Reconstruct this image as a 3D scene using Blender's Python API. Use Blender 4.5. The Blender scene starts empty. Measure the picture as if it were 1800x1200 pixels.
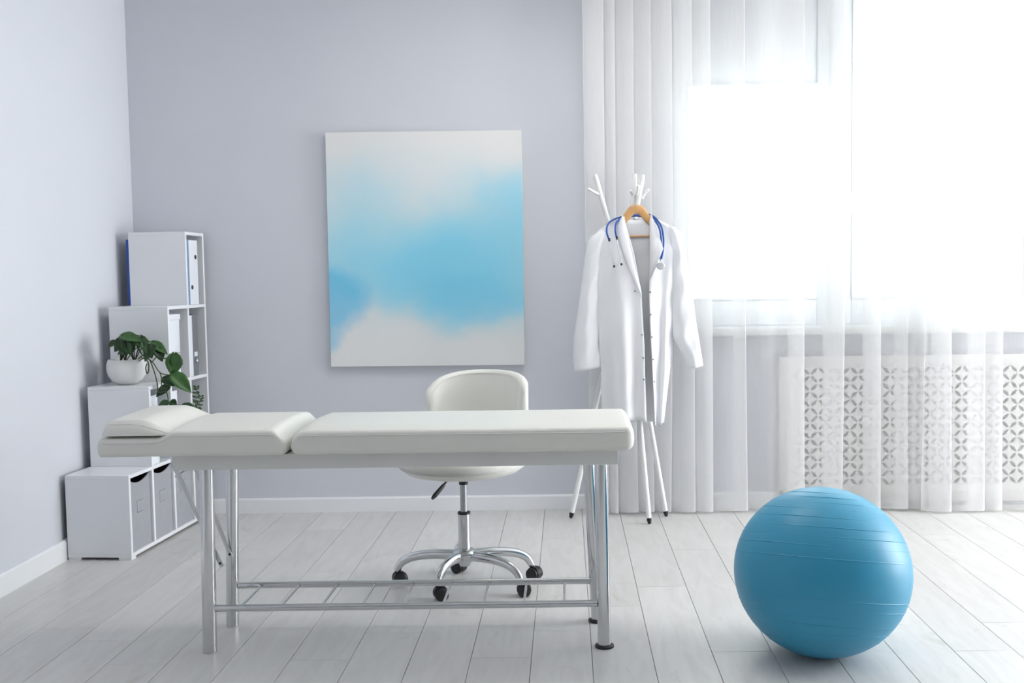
import bpy, bmesh, math, random
from mathutils import Vector, Matrix
PI = math.pi
C = bpy.context.scene.collection
S = bpy.context.scene

# ------------------------------------------------------------ camera, light, exposure
F_PX, PITCH, ROLL, CAM_H = 1794.0, math.atan(115 / 1794.0), 0.0130, 1.2
fw = Vector((0, math.cos(PITCH), -math.sin(PITCH)))
up0 = Vector((0, math.sin(PITCH), math.cos(PITCH)))
rt = Vector((1, 0, 0)) * math.cos(ROLL) - up0 * math.sin(ROLL)
up = up0 * math.cos(ROLL) + Vector((1, 0, 0)) * math.sin(ROLL)
cd = bpy.data.cameras.new('camera')
cam = bpy.data.objects.new('camera', cd)
C.objects.link(cam)
cd.sensor_width = 36.0
cd.lens = 36.0 * F_PX / 1800.0
cd.shift_x = -96 / 1800.0
cd.clip_start = 0.05
cam.matrix_world = Matrix(((rt.x, up.x, -fw.x, 0), (rt.y, up.y, -fw.y, 0), (rt.z, up.z, -fw.z, CAM_H), (0, 0, 0, 1)))
S.camera = cam

w = bpy.data.worlds.new('overcast_sky')
S.world = w
w.use_nodes = True
bg = w.node_tree.nodes['Background']
bg.inputs['Color'].default_value = (0.97, 0.985, 1.0, 1)
bg.inputs['Strength'].default_value = 6.6
S.view_settings.view_transform = 'Standard'
S.view_settings.look = 'None'
S.view_settings.exposure = 0.90
S.view_settings.gamma = 1.0
S.view_settings.use_curve_mapping = False
S.cycles.transparent_max_bounces = 14
S.cycles.max_bounces = 6
S.cycles.diffuse_bounces = 4
S.cycles.transmission_bounces = 10
S.cycles.glossy_bounces = 4
S.cycles.adaptive_threshold = 0.07
S.cycles.sample_clamp_indirect = 6.0

def portal(name, loc, rot, sx, sy):
    l = bpy.data.lights.new(name, 'AREA')
    l.shape = 'RECTANGLE'; l.size = sx; l.size_y = sy
    l.cycles.is_portal = True
    o = bpy.data.objects.new(name, l); C.objects.link(o)
    o.location = loc; o.rotation_euler = rot
portal('window_daylight', (1.80, 5.40, 1.80), (-PI / 2, 0, 0), 2.5, 1.75)
portal('side_daylight', (4.97, 3.85, 1.375), (0, PI / 2, 0), 2.45, 2.3)

# ------------------------------------------------------------ materials
MATS = {}
def mat(name, col, rough=0.5, metal=0.0, var=0.03, scale=6.0, bump=0.0, bscale=200.0, coat=0.0, spec=0.5, trans=0.0):
    m = bpy.data.materials.new(name); m.use_nodes = True
    nt = m.node_tree; N = nt.nodes; L = nt.links
    b = N['Principled BSDF']
    b.inputs['Roughness'].default_value = rough
    b.inputs['Metallic'].default_value = metal
    b.inputs['Coat Weight'].default_value = coat
    b.inputs['Specular IOR Level'].default_value = spec
    b.inputs['Base Color'].default_value = (*col, 1)
    tc = N.new('ShaderNodeTexCoord')
    if var > 0:
        n = N.new('ShaderNodeTexNoise'); n.inputs['Scale'].default_value = scale; n.inputs['Detail'].default_value = 4
        L.new(tc.outputs['Object'], n.inputs['Vector'])
        r = N.new('ShaderNodeValToRGB')
        r.color_ramp.elements[0].position = 0.3; r.color_ramp.elements[1].position = 0.7
        r.color_ramp.elements[0].color = (*[c * (1 - var) for c in col], 1)
        r.color_ramp.elements[1].color = (*[min(1, c * (1 + var)) for c in col], 1)
        L.new(n.outputs['Fac'], r.inputs['Fac']); L.new(r.outputs['Color'], b.inputs['Base Color'])
    if bump > 0:
        n2 = N.new('ShaderNodeTexNoise'); n2.inputs['Scale'].default_value = bscale; n2.inputs['Detail'].default_value = 3
        L.new(tc.outputs['Object'], n2.inputs['Vector'])
        bp = N.new('ShaderNodeBump'); bp.inputs['Strength'].default_value = bump; bp.inputs['Distance'].default_value = 0.002
        L.new(n2.outputs['Fac'], bp.inputs['Height']); L.new(bp.outputs['Normal'], b.inputs['Normal'])
    if trans > 0:
        t = N.new('ShaderNodeBsdfTranslucent'); t.inputs['Color'].default_value = (*col, 1)
        mx = N.new('ShaderNodeMixShader'); mx.inputs['Fac'].default_value = trans
        L.new(b.outputs['BSDF'], mx.inputs[1]); L.new(t.outputs['BSDF'], mx.inputs[2])
        L.new(mx.outputs['Shader'], N['Material Output'].inputs['Surface'])
    MATS[name] = m
    return m
M_WALL = mat('painted_wall', (0.695, 0.715, 0.77), 0.85, var=0.012, scale=2.5, bump=0.06, bscale=60)
M_CEIL = mat('ceiling_paint', (0.85, 0.85, 0.85), 0.9, var=0.01)
M_TRIM = mat('trim_white', (0.90, 0.92, 0.945), 0.35, var=0.01)
M_PVC = mat('window_white', (0.86, 0.88, 0.90), 0.3, var=0.01)
M_CAB = mat('laminate_white', (0.86, 0.875, 0.905), 0.32, var=0.012)
M_VINYL = mat('white_leatherette', (0.825, 0.82, 0.765), 0.38, var=0.015, bump=0.12, bscale=420)
M_PIPE = mat('leatherette_piping', (0.72, 0.715, 0.69), 0.4, var=0.01)
M_SKIRT = mat('apron_board', (0.78, 0.785, 0.76), 0.45, var=0.02)
M_CHROME = mat('chrome', (0.66, 0.67, 0.68), 0.14, metal=1.0, var=0.02, scale=30)
M_STEEL = mat('brushed_steel', (0.60, 0.61, 0.62), 0.28, metal=1.0, var=0.05, scale=40)
M_BLACK = mat('black_plastic', (0.012, 0.012, 0.013), 0.4, var=0.1)
M_BALL = mat('blue_rubber', (0.038, 0.31, 0.50), 0.40, var=0.02, bump=0.03, bscale=500, spec=0.45)
M_BIN = mat('grey_felt', (0.37, 0.38, 0.41), 0.95, var=0.03, scale=40, bump=0.15, bscale=400)
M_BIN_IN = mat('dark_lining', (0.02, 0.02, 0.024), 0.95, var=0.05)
M_BIND_W = mat('white_card', (0.84, 0.87, 0.92), 0.45, var=0.01)
M_BIND_B = mat('blue_card', (0.03, 0.10, 0.42), 0.4, var=0.03)
M_BIND_LB = mat('light_blue_card', (0.16, 0.38, 0.75), 0.4, var=0.03)
M_BIND_G = mat('grey_card', (0.19, 0.20, 0.22), 0.5, var=0.04)
M_POT = mat('white_ceramic', (0.80, 0.80, 0.79), 0.3, var=0.01)
M_SOIL = mat('dark_soil', (0.03, 0.022, 0.016), 1.0, var=0.4, scale=90, bump=1, bscale=120)
M_LEAF = mat('pothos_leaf', (0.018, 0.062, 0.016), 0.35, var=0.35, scale=25)
M_LEAF2 = mat('pothos_leaf_light', (0.038, 0.115, 0.024), 0.35, var=0.3, scale=25)
M_STEM = mat('green_brown_stem', (0.06, 0.085, 0.03), 0.6, var=0.2)
M_SPRIG = mat('grey_green_leaf', (0.13, 0.22, 0.10), 0.5, var=0.2, scale=40)
M_RACK = mat('lacquered_white', (0.86, 0.87, 0.86), 0.35, var=0.01)
M_COAT = mat('white_cotton', (0.945, 0.955, 0.985), 0.9, var=0.012, bump=0.1, bscale=300, trans=0.10)
M_WOOD = mat('honey_wood', (0.68, 0.38, 0.16), 0.45, var=0.1, scale=18)
M_TUBE = mat('blue_tubing', (0.018, 0.085, 0.36), 0.4, var=0.03)
M_SNAP = mat('snap_metal', (0.35, 0.36, 0.38), 0.4, metal=0.8, var=0.05)
M_SILL = mat('sill_white', (0.82, 0.82, 0.80), 0.4, var=0.01)
M_RAD = mat('cover_white', (0.84, 0.83, 0.80), 0.5, var=0.01)
M_JOINT = mat('floor_joint', (0.22, 0.21, 0.20), 0.9, var=0.05)
M_ENDW = mat('wood_core', (0.5, 0.47, 0.42), 0.8, var=0.05)

def floor_mat():
    m = bpy.data.materials.new('pale_laminate'); m.use_nodes = True
    nt = m.node_tree; N = nt.nodes; L = nt.links; b = N['Principled BSDF']
    tc = N.new('ShaderNodeTexCoord'); oi = N.new('ShaderNodeObjectInfo')
    off = N.new('ShaderNodeVectorMath'); off.operation = 'SCALE'
    cmb = N.new('ShaderNodeCombineXYZ'); L.new(oi.outputs['Random'], cmb.inputs[0]); L.new(oi.outputs['Random'], cmb.inputs[1])
    L.new(cmb.outputs[0], off.inputs[0]); off.inputs['Scale'].default_value = 37.0
    ad = N.new('ShaderNodeVectorMath'); ad.operation = 'ADD'
    L.new(tc.outputs['Object'], ad.inputs[0]); L.new(off.outputs[0], ad.inputs[1])
    mp = N.new('ShaderNodeMapping'); mp.inputs['Scale'].default_value = (6, 1.0, 1); L.new(ad.outputs[0], mp.inputs['Vector'])
    n1 = N.new('ShaderNodeTexNoise'); n1.inputs['Scale'].default_value = 4.0; n1.inputs['Detail'].default_value = 8; n1.inputs['Distortion'].default_value = 0.9
    L.new(mp.outputs[0], n1.inputs['Vector'])
    mp2 = N.new('ShaderNodeMapping'); mp2.inputs['Scale'].default_value = (3.2, 1.6, 1); L.new(ad.outputs[0], mp2.inputs['Vector'])
    n2 = N.new('ShaderNodeTexNoise'); n2.inputs['Scale'].default_value = 2.6; n2.inputs['Detail'].default_value = 6; n2.inputs['Distortion'].default_value = 1.5
    L.new(mp2.outputs[0], n2.inputs['Vector'])
    r1 = N.new('ShaderNodeValToRGB')
    e = r1.color_ramp.elements
    e[0].position = 0.30; e[0].color = (0.625, 0.615, 0.597, 1)
    e[1].position = 0.62; e[1].color = (0.685, 0.68, 0.665, 1)
    L.new(n1.outputs['Fac'], r1.inputs['Fac'])
    r2 = N.new('ShaderNodeValToRGB')
    e = r2.color_ramp.elements
    e[0].position = 0.24; e[0].color = (0.80, 0.775, 0.73, 1)
    e[1].position = 0.36; e[1].color = (1, 1, 1, 1)
    L.new(n2.outputs['Fac'], r2.inputs['Fac'])
    mx = N.new('ShaderNodeMixRGB'); mx.blend_type = 'MULTIPLY'; mx.inputs['Fac'].default_value = 0.7
    L.new(r1.outputs[0], mx.inputs[1]); L.new(r2.outputs[0], mx.inputs[2])
    hv = N.new('ShaderNodeHueSaturation'); L.new(mx.outputs[0], hv.inputs['Color'])
    mr = N.new('ShaderNodeMapRange'); mr.inputs['To Min'].default_value = 0.95; mr.inputs['To Max'].default_value = 1.04
    L.new(oi.outputs['Random'], mr.inputs['Value']); L.new(mr.outputs[0], hv.inputs['Value'])
    L.new(hv.outputs[0], b.inputs['Base Color'])
    b.inputs['Roughness'].default_value = 0.36
    bp = N.new('ShaderNodeBump'); bp.inputs['Strength'].default_value = 0.08; bp.inputs['Distance'].default_value = 0.002
    L.new(n1.outputs['Fac'], bp.inputs['Height']); L.new(bp.outputs[0], b.inputs['Normal'])
    return m
M_FLOOR = floor_mat()

def sheer_mat():
    m = bpy.data.materials.new('sheer_voile'); m.use_nodes = True
    nt = m.node_tree; N = nt.nodes; L = nt.links
    N.remove(N['Principled BSDF'])
    tc = N.new('ShaderNodeTexCoord')
    n = N.new('ShaderNodeTexNoise'); n.inputs['Scale'].default_value = 30
    mp = N.new('ShaderNodeMapping'); mp.inputs['Scale'].default_value = (8, 8, 0.3)
    L.new(tc.outputs['Object'], mp.inputs[0]); L.new(mp.outputs[0], n.inputs['Vector'])
    mr = N.new('ShaderNodeMapRange'); mr.inputs['To Min'].default_value = 0.37; mr.inputs['To Max'].default_value = 0.41
    L.new(n.outputs['Fac'], mr.inputs['Value'])
    d = N.new('ShaderNodeBsdfDiffuse'); d.inputs['Color'].default_value = (0.93, 0.93, 0.93, 1)
    t = N.new('ShaderNodeBsdfTranslucent'); t.inputs['Color'].default_value = (0.93, 0.93, 0.94, 1)
    m1 = N.new('ShaderNodeMixShader'); m1.inputs['Fac'].default_value = 0.08
    L.new(d.outputs[0], m1.inputs[1]); L.new(t.outputs[0], m1.inputs[2])
    tr = N.new('ShaderNodeBsdfTransparent')
    m2 = N.new('ShaderNodeMixShader'); L.new(mr.outputs[0], m2.inputs['Fac'])
    L.new(tr.outputs[0], m2.inputs[1]); L.new(m1.outputs[0], m2.inputs[2])
    L.new(m2.outputs[0], N['Material Output'].inputs['Surface'])
    return m
M_SHEER = sheer_mat()

def glass_mat():
    m = bpy.data.materials.new('window_glass'); m.use_nodes = True
    nt = m.node_tree; N = nt.nodes; L = nt.links
    N.remove(N['Principled BSDF'])
    tr = N.new('ShaderNodeBsdfTransparent'); tr.inputs['Color'].default_value = (0.76, 0.79, 0.785, 1)
    g = N.new('ShaderNodeBsdfGlossy'); g.inputs['Roughness'].default_value = 0.02
    fr = N.new('ShaderNodeFresnel'); fr.inputs['IOR'].default_value = 1.45
    mx = N.new('ShaderNodeMixShader'); L.new(fr.outputs[0], mx.inputs['Fac'])
    L.new(tr.outputs[0], mx.inputs[1]); L.new(g.outputs[0], mx.inputs[2]); L.new(mx.outputs[0], N['Material Output'].inputs['Surface'])
    return m
M_GLASS = glass_mat()

def painting_mat():
    # watercolour wash: white canvas, blue blots of their own shape. Object coords: x -.495...495, z 0..1.18
    m = bpy.data.materials.new('watercolour_canvas'); m.use_nodes = True
    nt = m.node_tree; N = nt.nodes; L = nt.links; b = N['Principled BSDF']
    b.inputs['Roughness'].default_value = 0.7
    tc = N.new('ShaderNodeTexCoord')
    n = N.new('ShaderNodeTexNoise'); n.inputs['Scale'].default_value = 2.2; n.inputs['Detail'].default_value = 7; n.inputs['Roughness'].default_value = 0.5
    L.new(tc.outputs['Object'], n.inputs['Vector'])
    sc = N.new('ShaderNodeVectorMath'); sc.operation = 'SCALE'; sc.inputs['Scale'].default_value = 0.42
    sb = N.new('ShaderNodeVectorMath'); sb.operation = 'SUBTRACT'; sb.inputs[1].default_value = (0.5, 0.5, 0.5)
    L.new(n.outputs['Color'], sb.inputs[0]); L.new(sb.outputs[0], sc.inputs[0])
    wp = N.new('ShaderNodeVectorMath'); wp.operation = 'ADD'; L.new(tc.outputs['Object'], wp.inputs[0]); L.new(sc.outputs[0], wp.inputs[1])
    def blob(cx, cz, rx, rz, power, src=wp):
        mp = N.new('ShaderNodeMapping'); mp.vector_type = 'POINT'
        mp.inputs['Scale'].default_value = (1 / rx, 0.0, 1 / rz)
        mp.inputs['Location'].default_value = (-cx / rx, 0, -cz / rz)
        L.new(src.outputs[0] if src is wp else src, mp.inputs['Vector'])
        ln = N.new('ShaderNodeVectorMath'); ln.operation = 'LENGTH'; L.new(mp.outputs[0], ln.inputs[0])
        mr = N.new('ShaderNodeMapRange'); mr.interpolation_type = 'SMOOTHSTEP'
        mr.inputs['From Min'].default_value = 1.0; mr.inputs['From Max'].default_value = power
        mr.inputs['To Min'].default_value = 0; mr.inputs['To Max'].default_value = 1
        L.new(ln.outputs['Value'], mr.inputs['Value'])
        return mr.outputs[0]
    def layer(prev, fac, col, k):
        mul = N.new('ShaderNodeMath'); mul.operation = 'MULTIPLY'; mul.inputs[1].default_value = k; L.new(fac, mul.inputs[0])
        mx = N.new('ShaderNodeMixRGB'); L.new(mul.outputs[0], mx.inputs['Fac'])
        if prev is None: mx.inputs[1].default_value = (0.84, 0.84, 0.83, 1)
        else: L.new(prev, mx.inputs[1])
        mx.inputs[2].default_value = (*col, 1)
        return mx.outputs[0]
    p = layer(None, blob(0.0, 0.58, 1.25, 0.58, 0.25), (0.40, 0.78, 0.92), 0.85)
    p = layer(p, blob(0.12, 0.50, 0.80, 0.38, 0.20), (0.24, 0.72, 0.95), 0.85)
    p = layer(p, blob(0.55, 0.80, 0.38, 0.28, 0.1), (0.27, 0.73, 0.95), 0.75)
    p = layer(p, blob(0.24, 0.36, 0.42, 0.16, 0.3), (0.20, 0.66, 0.92), 0.5)
    p = layer(p, blob(0.02, 0.98, 0.34, 0.24, 0.1), (0.80, 0.84, 0.85), 0.75)
    p = layer(p, blob(-0.28, 0.15, 0.34, 0.22, 0.1), (0.80, 0.84, 0.85), 0.75)
    p = layer(p, blob(0.0, 0.0, 0.9, 0.24, 0.2), (0.84, 0.85, 0.85), 0.85)
    p = layer(p, blob(-0.56, 0.33, 0.31, 0.25, 0.6), (0.12, 0.58, 0.88), 0.75)
    L.new(p, b.inputs['Base Color'])
    return m
M_PAINT = painting_mat()
M_CANVAS = mat('canvas_edge', (0.82, 0.82, 0.81), 0.8, var=0.01)

# ------------------------------------------------------------ mesh helpers
class MB:
    def __init__(s):
        s.v = []; s.f = []
    def add(s, vs, fs):
        k = len(s.v); s.v += [tuple(p) for p in vs]; s.f += [tuple(i + k for i in f) for f in fs]; return s
    def box(s, x0, x1, y0, y1, z0, z1):
        return s.add([(x0, y0, z0), (x1, y0, z0), (x1, y1, z0), (x0, y1, z0), (x0, y0, z1), (x1, y0, z1), (x1, y1, z1), (x0, y1, z1)],
                     [(0, 3, 2, 1), (4, 5, 6, 7), (0, 1, 5, 4), (1, 2, 6, 5), (2, 3, 7, 6), (3, 0, 4, 7)])
    def tube(s, pts, r, n=12, caps=True, flat=None):
        pts = [Vector(p) for p in pts]
        m = len(pts); rs = r if isinstance(r, (list, tuple)) else [r] * m
        rings = []; prev = None
        for i, p in enumerate(pts):
            t = (pts[min(i + 1, m - 1)] - pts[max(i - 1, 0)]).normalized()
            if prev is None:
                a = Vector((0, 0, 1)) if abs(t.z) < 0.9 else Vector((1, 0, 0))
                u = (a - t * a.dot(t)).normalized()
            else:
                u = (prev - t * prev.dot(t)).normalized()
            prev = u; q = t.cross(u)
            fu, fq = flat if flat else (1, 1)
            rings.append([p + u * math.cos(2 * PI * j / n) * rs[i] * fu + q * math.sin(2 * PI * j / n) * rs[i] * fq for j in range(n)])
        vs = [p for g in rings for p in g]; fs = []
        for i in range(m - 1):
            for j in range(n):
                fs.append((i * n + j, i * n + (j + 1) % n, (i + 1) * n + (j + 1) % n, (i + 1) * n + j))
        if caps:
            fs.append(tuple(range(n - 1, -1, -1))); fs.append(tuple((m - 1) * n + j for j in range(n)))
        return s.add(vs, fs)
    def lathe(s, prof, n=32, c=(0, 0, 0), axis='z'):
        vs = []; fs = []
        for (r, z) in prof:
            for j in range(n):
                a = 2 * PI * j / n; p = (r * math.cos(a), r * math.sin(a), z)
                if axis == 'y': p = (p[0], p[2], p[1])
                if axis == 'x': p = (p[2], p[0], p[1])
                vs.append((p[0] + c[0], p[1] + c[1], p[2] + c[2]))
        m = len(prof)
        for i in range(m - 1):
            for j in range(n):
                fs.append((i * n + j, i * n + (j + 1) % n, (i + 1) * n + (j + 1) % n, (i + 1) * n + j))
        if prof[0][0] > 1e-4: fs.append(tuple(range(n - 1, -1, -1)))
        if prof[-1][0] > 1e-4: fs.append(tuple((m - 1) * n + j for j in range(n)))
        return s.add(vs, fs)
    def grid(s, rows, close_u=False):
        n = len(rows[0]); vs = [p for r in rows for p in r]; fs = []
        for i in range(len(rows) - 1):
            for j in range(n if close_u else n - 1):
                fs.append((i * n + j, i * n + (j + 1) % n, (i + 1) * n + (j + 1) % n, (i + 1) * n + j))
        return s.add(vs, fs)
    def prism(s, poly, y0, y1):     # polygon in x,z extruded along y
        n = len(poly)
        vs = [(x, y0, z) for x, z in poly] + [(x, y1, z) for x, z in poly]
        fs = [tuple(range(n)), tuple(range(2 * n - 1, n - 1, -1))] + [(i, i + n, (i + 1) % n + n, (i + 1) % n) for i in range(n)]
        return s.add(vs, fs)
    def build(s, name, m, parent=None, smooth=False, bevel=0.0, seg=2, world=True, angle=40, solid=0.0, subd=0):
        me = bpy.data.meshes.new(name)
        off = Vector((0, 0, 0))
        if parent is not None and world:
            q = parent
            while q is not None:
                off += q.location; q = q.parent
        me.from_pydata([tuple(Vector(p) - off) for p in s.v], [], s.f)
        bm = bmesh.new(); bm.from_mesh(me)
        bmesh.ops.remove_doubles(bm, verts=bm.verts, dist=1e-6)
        bmesh.ops.recalc_face_normals(bm, faces=bm.faces)
        if bevel > 0:
            es = [e for e in bm.edges if len(e.link_faces) == 2 and e.calc_face_angle(0) > math.radians(30)]
            bmesh.ops.bevel(bm, geom=es, offset=bevel, segments=seg, affect='EDGES', profile=0.5, clamp_overlap=True)
        bm.to_mesh(me); bm.free()
        me.materials.append(m)
        if smooth or bevel > 0:
            me.polygons.foreach_set('use_smooth', [True] * len(me.polygons))
            me.update()
            try: me.set_sharp_from_angle(angle=math.radians(angle))
            except Exception: pass
        o = bpy.data.objects.new(name, me); C.objects.link(o)
        if parent is not None: o.parent = parent
        if solid > 0:
            md = o.modifiers.new('solid', 'SOLIDIFY'); md.thickness = solid; md.offset = 0
        if subd > 0:
            md = o.modifiers.new('sub', 'SUBSURF'); md.levels = subd; md.render_levels = subd
        return o

def tag(o, label, cat, group=None):
    o['label'] = label; o['category'] = cat
    if group: o['group'] = group
    return o
def thing(name, label, cat, loc=(0, 0, 0), rz=0, group=None):
    o = bpy.data.objects.new(name, None); C.objects.link(o); o.empty_display_size = 0.05
    o.location = loc; o.rotation_euler = (0, 0, rz)
    return tag(o, label, cat, group)
def struct(o):
    o['kind'] = 'structure'; return o
def smoothpath(pts, k=6):
    P = [Vector(p) for p in pts]; out = []
    for i in range(len(P) - 1):
        p0 = P[max(i - 1, 0)]; p1 = P[i]; p2 = P[i + 1]; p3 = P[min(i + 2, len(P) - 1)]
        for t in range(k):
            u = t / k
            out.append(0.5 * ((2 * p1) + (p2 - p0) * u + (2 * p0 - 5 * p1 + 4 * p2 - p3) * u * u + (3 * p1 - p0 - 3 * p2 + p3) * u ** 3))
    out.append(P[-1]); return out
def lerp_rows(rows, y):
    for a, b in zip(rows, rows[1:]):
        if a[0] <= y <= b[0]:
            t = (y - a[0]) / (b[0] - a[0]); return [p + (q - p) * t for p, q in zip(a[1:], b[1:])]
    return list(rows[0][1:]) if y < rows[0][0] else list(rows[-1][1:])

# ------------------------------------------------------------ the room
XL, XR, YB, YF, ZC = -2.195, 4.8, 5.215, -4.5, 2.78
WT = 0.24
WX0, WX1, WZ0, WZ1 = 0.56, 3.05, 0.93, 2.66      # window opening
b = MB().box(XL - 0.2, XR + 0.2, YF - 0.2, YB + 0.3, -0.16, -0.0125)
floor = struct(b.build('floor', M_JOINT))
struct(MB().box(XL - 0.2, XR + 0.2, YF - 0.2, YB + 0.3, ZC, ZC + 0.15).build('ceiling', M_CEIL))
struct(MB().box(XL - 0.2, XL, YF - 0.2, YB + 0.3, -0.0125, ZC).build('wall_left', M_WALL))
SY0, SY1, SZ0, SZ1 = 2.7, 5.0, 0.15, 2.6        # side window, out of the picture
b = MB().box(XR, XR + 0.2, YF - 0.2, SY0, -0.0125, ZC).box(XR, XR + 0.2, SY1, YB + 0.3, -0.0125, ZC)
b.box(XR, XR + 0.2, SY0, SY1, -0.0125, SZ0).box(XR, XR + 0.2, SY0, SY1, SZ1, ZC)
struct(b.build('wall_right', M_WALL))
b = MB().box(XL, WX0, YB, YB + WT, -0.0125, ZC).box(WX1, XR, YB, YB + WT, -0.0125, ZC)
b.box(WX0, WX1, YB, YB + WT, -0.0125, WZ0).box(WX0, WX1, YB, YB + WT, WZ1, ZC)
struct(b.build('wall_back', M_WALL))
struct(MB().box(XL, XR, YF - 0.2, YF, -0.0125, ZC).build('wall_front', M_WALL))
# baseboards
b = MB().prism([(XL, -0.0005), (XL + 0.019, -0.0005), (XL + 0.019, 0.080), (XL + 0.014, 0.088), (XL, 0.088)], YF, YB - 0.0155)
struct(b.build('baseboard_left', M_TRIM))
b = MB().add([(XL, YB, 0), (XL, YB - 0.015, 0), (XL, YB - 0.015, 0.068), (XL, YB - 0.010, 0.076), (XL, YB, 0.076),
              (XR, YB, 0), (XR, YB - 0.015, 0), (XR, YB - 0.015, 0.068), (XR, YB - 0.010, 0.076), (XR, YB, 0.076)],
             [(0, 1, 2, 3, 4), (9, 8, 7, 6, 5), (0, 5, 6, 1), (1, 6, 7, 2), (2, 7, 8, 3), (3, 8, 9, 4), (4, 9, 5, 0)])
struct(b.build('baseboard_back', M_TRIM))

# floor planks: rows run away from the camera
PW = 0.1911
known = {-4: 3.155, -3: 3.395, -2: 3.64, -1: 3.155, 0: 3.395, 1: 3.64, 2: 3.87, -8: 3.355, -7: 3.14, -6: 3.62, 6: 3.41, 5: 3.16, 7: 3.16, 3: 3.18, 8: 3.42}
PLEN = 1.215
cache = {}
rnd = random.Random(4)
kmin = math.ceil((XL + 0.124) / PW) - 1; kmax = int((XR + 0.124) / PW)
for k in range(kmin, kmax + 1):
    x0 = -0.124 + PW * k; x1 = x0 + PW
    x0 = max(x0, XL); x1 = min(x1, XR)
    if x1 - x0 < 0.01: continue
    j0 = known.get(k, 3.0 + rnd.random() * PLEN)
    y = j0
    while y > -0.4: y -= PLEN
    while y < YB:
        a = max(y, YF); e = min(y + PLEN, YB)
        if e - a > 0.03 and e > -0.3:
            key = (round(x1 - x0, 3), round(e - a, 3))
            if key not in cache:
                g = 0.0007
                hx = key[0] / 2 - g; hy = key[1] / 2 - g
                o = MB().box(-hx, hx, -hy, hy, -0.012, 0.0).build('plank', M_FLOOR, None, bevel=0.0008, seg=1)
                cache[key] = o.data
            else:
                o = bpy.data.objects.new('plank', cache[key]); C.objects.link(o)
            o.parent = floor; o.location = ((x0 + x1) / 2, (a + e) / 2, 0)
        y += PLEN

# ------------------------------------------------------------ window
win = bpy.data.objects.new('window_1', None); C.objects.link(win); win.location = (WX0, YB, WZ0); struct(win)
FY0, FY1 = 5.315, 5.385
def wbox(name, x0, x1, z0, z1, y0=FY0, y1=FY1, m=M_PVC, bv=0.006):
    return MB().box(x0, x1, y0, y1, z0, z1).build(name, m, win, bevel=bv)
G = [(0.634, 1.306), (1.485, 2.202), (2.38, 2.97)]
ZT = 2.172
wbox('frame_post', WX0, G[0][0], WZ0, WZ1)
wbox('frame_post', G[0][1], G[1][0], WZ0, WZ1)
wbox('frame_post', G[1][1], G[2][0], WZ0, WZ1)
wbox('frame_post', G[2][1], WX1, WZ0, WZ1)
for i, (a, c) in enumerate(G):
    wbox('bottom_rail', a, c, WZ0, 1.064)
    if i == 0:
        wbox('transom_panel', a, c, ZT, WZ1 - 0.04, FY0 + 0.01)
        z1 = ZT
    else:
        z1 = WZ1 - 0.04
    wbox('top_rail', a, c, WZ1 - 0.04, WZ1)
    wbox('pane', a, c, 1.064, z1, 5.345, 5.353, M_GLASS, 0)
    # glazing bead around each pane
    t = 0.012
    q = MB().box(a, a + t, FY0 - 0.006, FY0 + 0.03, 1.064, z1).box(c - t, c, FY0 - 0.006, FY0 + 0.03, 1.064, z1)
    q.box(a + t, c - t, FY0 - 0.006, FY0 + 0.03, 1.064, 1.064 + t).box(a + t, c - t, FY0 - 0.006, FY0 + 0.03, z1 - t, z1)
    q.build('glazing_bead', M_PVC, win)
# sash cover strip down the middle post
MB().box(1.372, 1.405, FY0 - 0.012, FY0, WZ0 + 0.02, WZ1).build('cover_strip', M_PVC, win, bevel=0.003)
# a handle on the right sash edge
h = MB().box(1.455, 1.475, FY0 - 0.014, FY0, 1.55, 1.62).build('handle_plate', M_PVC, win, bevel=0.003)
MB().tube([(1.465, FY0 - 0.01, 1.60), (1.465, FY0 - 0.045, 1.60), (1.465, FY0 - 0.045, 1.50)], 0.008, 8).build('handle', M_PVC, h, smooth=True)
sill = MB().box(0.50, 3.12, 5.125, FY0, 0.888, 0.928).build('window_sill', M_SILL, win, bevel=0.006)

# ------------------------------------------------------------ radiator cover
rc = thing('radiator_cover', 'white radiator cover panel with petal cut-outs under the window sill', 'radiator cover', (1.079, 5.19, 0.0))
CX0, CX1, CZ1 = 1.079, 2.98, 0.776
cell = 0.0407; nz = 15; gx0, gz0 = 1.155, 0.110
nx = 43; gx1 = gx0 + nx * cell; gz1 = gz0 + nz * cell
cy0, cy1 = 5.168, 5.180
MB().box(CX0, gx0, cy0, cy1, 0.09, CZ1).build('side_stile', M_RAD, rc, bevel=0.002)
MB().box(gx1, CX1, cy0, cy1, 0.09, CZ1).build('side_stile', M_RAD, rc, bevel=0.002)
MB().box(gx0, gx1, cy0, cy1, gz1, CZ1).build('top_rail', M_RAD, rc, bevel=0.002)
MB().box(gx0, gx1, cy0, cy1, 0.02, gz0).build('bottom_rail', M_RAD, rc, bevel=0.002)
MB().box(CX0, CX0 + 0.015, cy1, YB, 0.08, CZ1).build('side_panel', M_RAD, rc)
MB().box(CX0 + 0.02, CX0 + 0.06, cy0, cy1, 0.0, 0.09).build('foot', M_RAD, rc)
MB().box(CX1 - 0.06, CX1 - 0.02, cy0, cy1, 0.0, 0.09).build('foot', M_RAD, rc)
gm = MB()
half = cell / 2; NA = 16
def lens_r(a, L, W):          # lens with long axis along local u
    R = (L * L + W * W) / (2 * W); d = R - W; r = 1e9
    for sg in (1, -1):
        cu, cv = 0, -d * sg; bx = math.cos(a) * cu + math.sin(a) * cv
        r = min(r, bx + math.sqrt(bx * bx - (d * d - R * R)))
    return r
LN = [lens_r(2 * PI * i / NA, cell * 0.60, cell * 0.215) for i in range(NA)]
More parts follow.
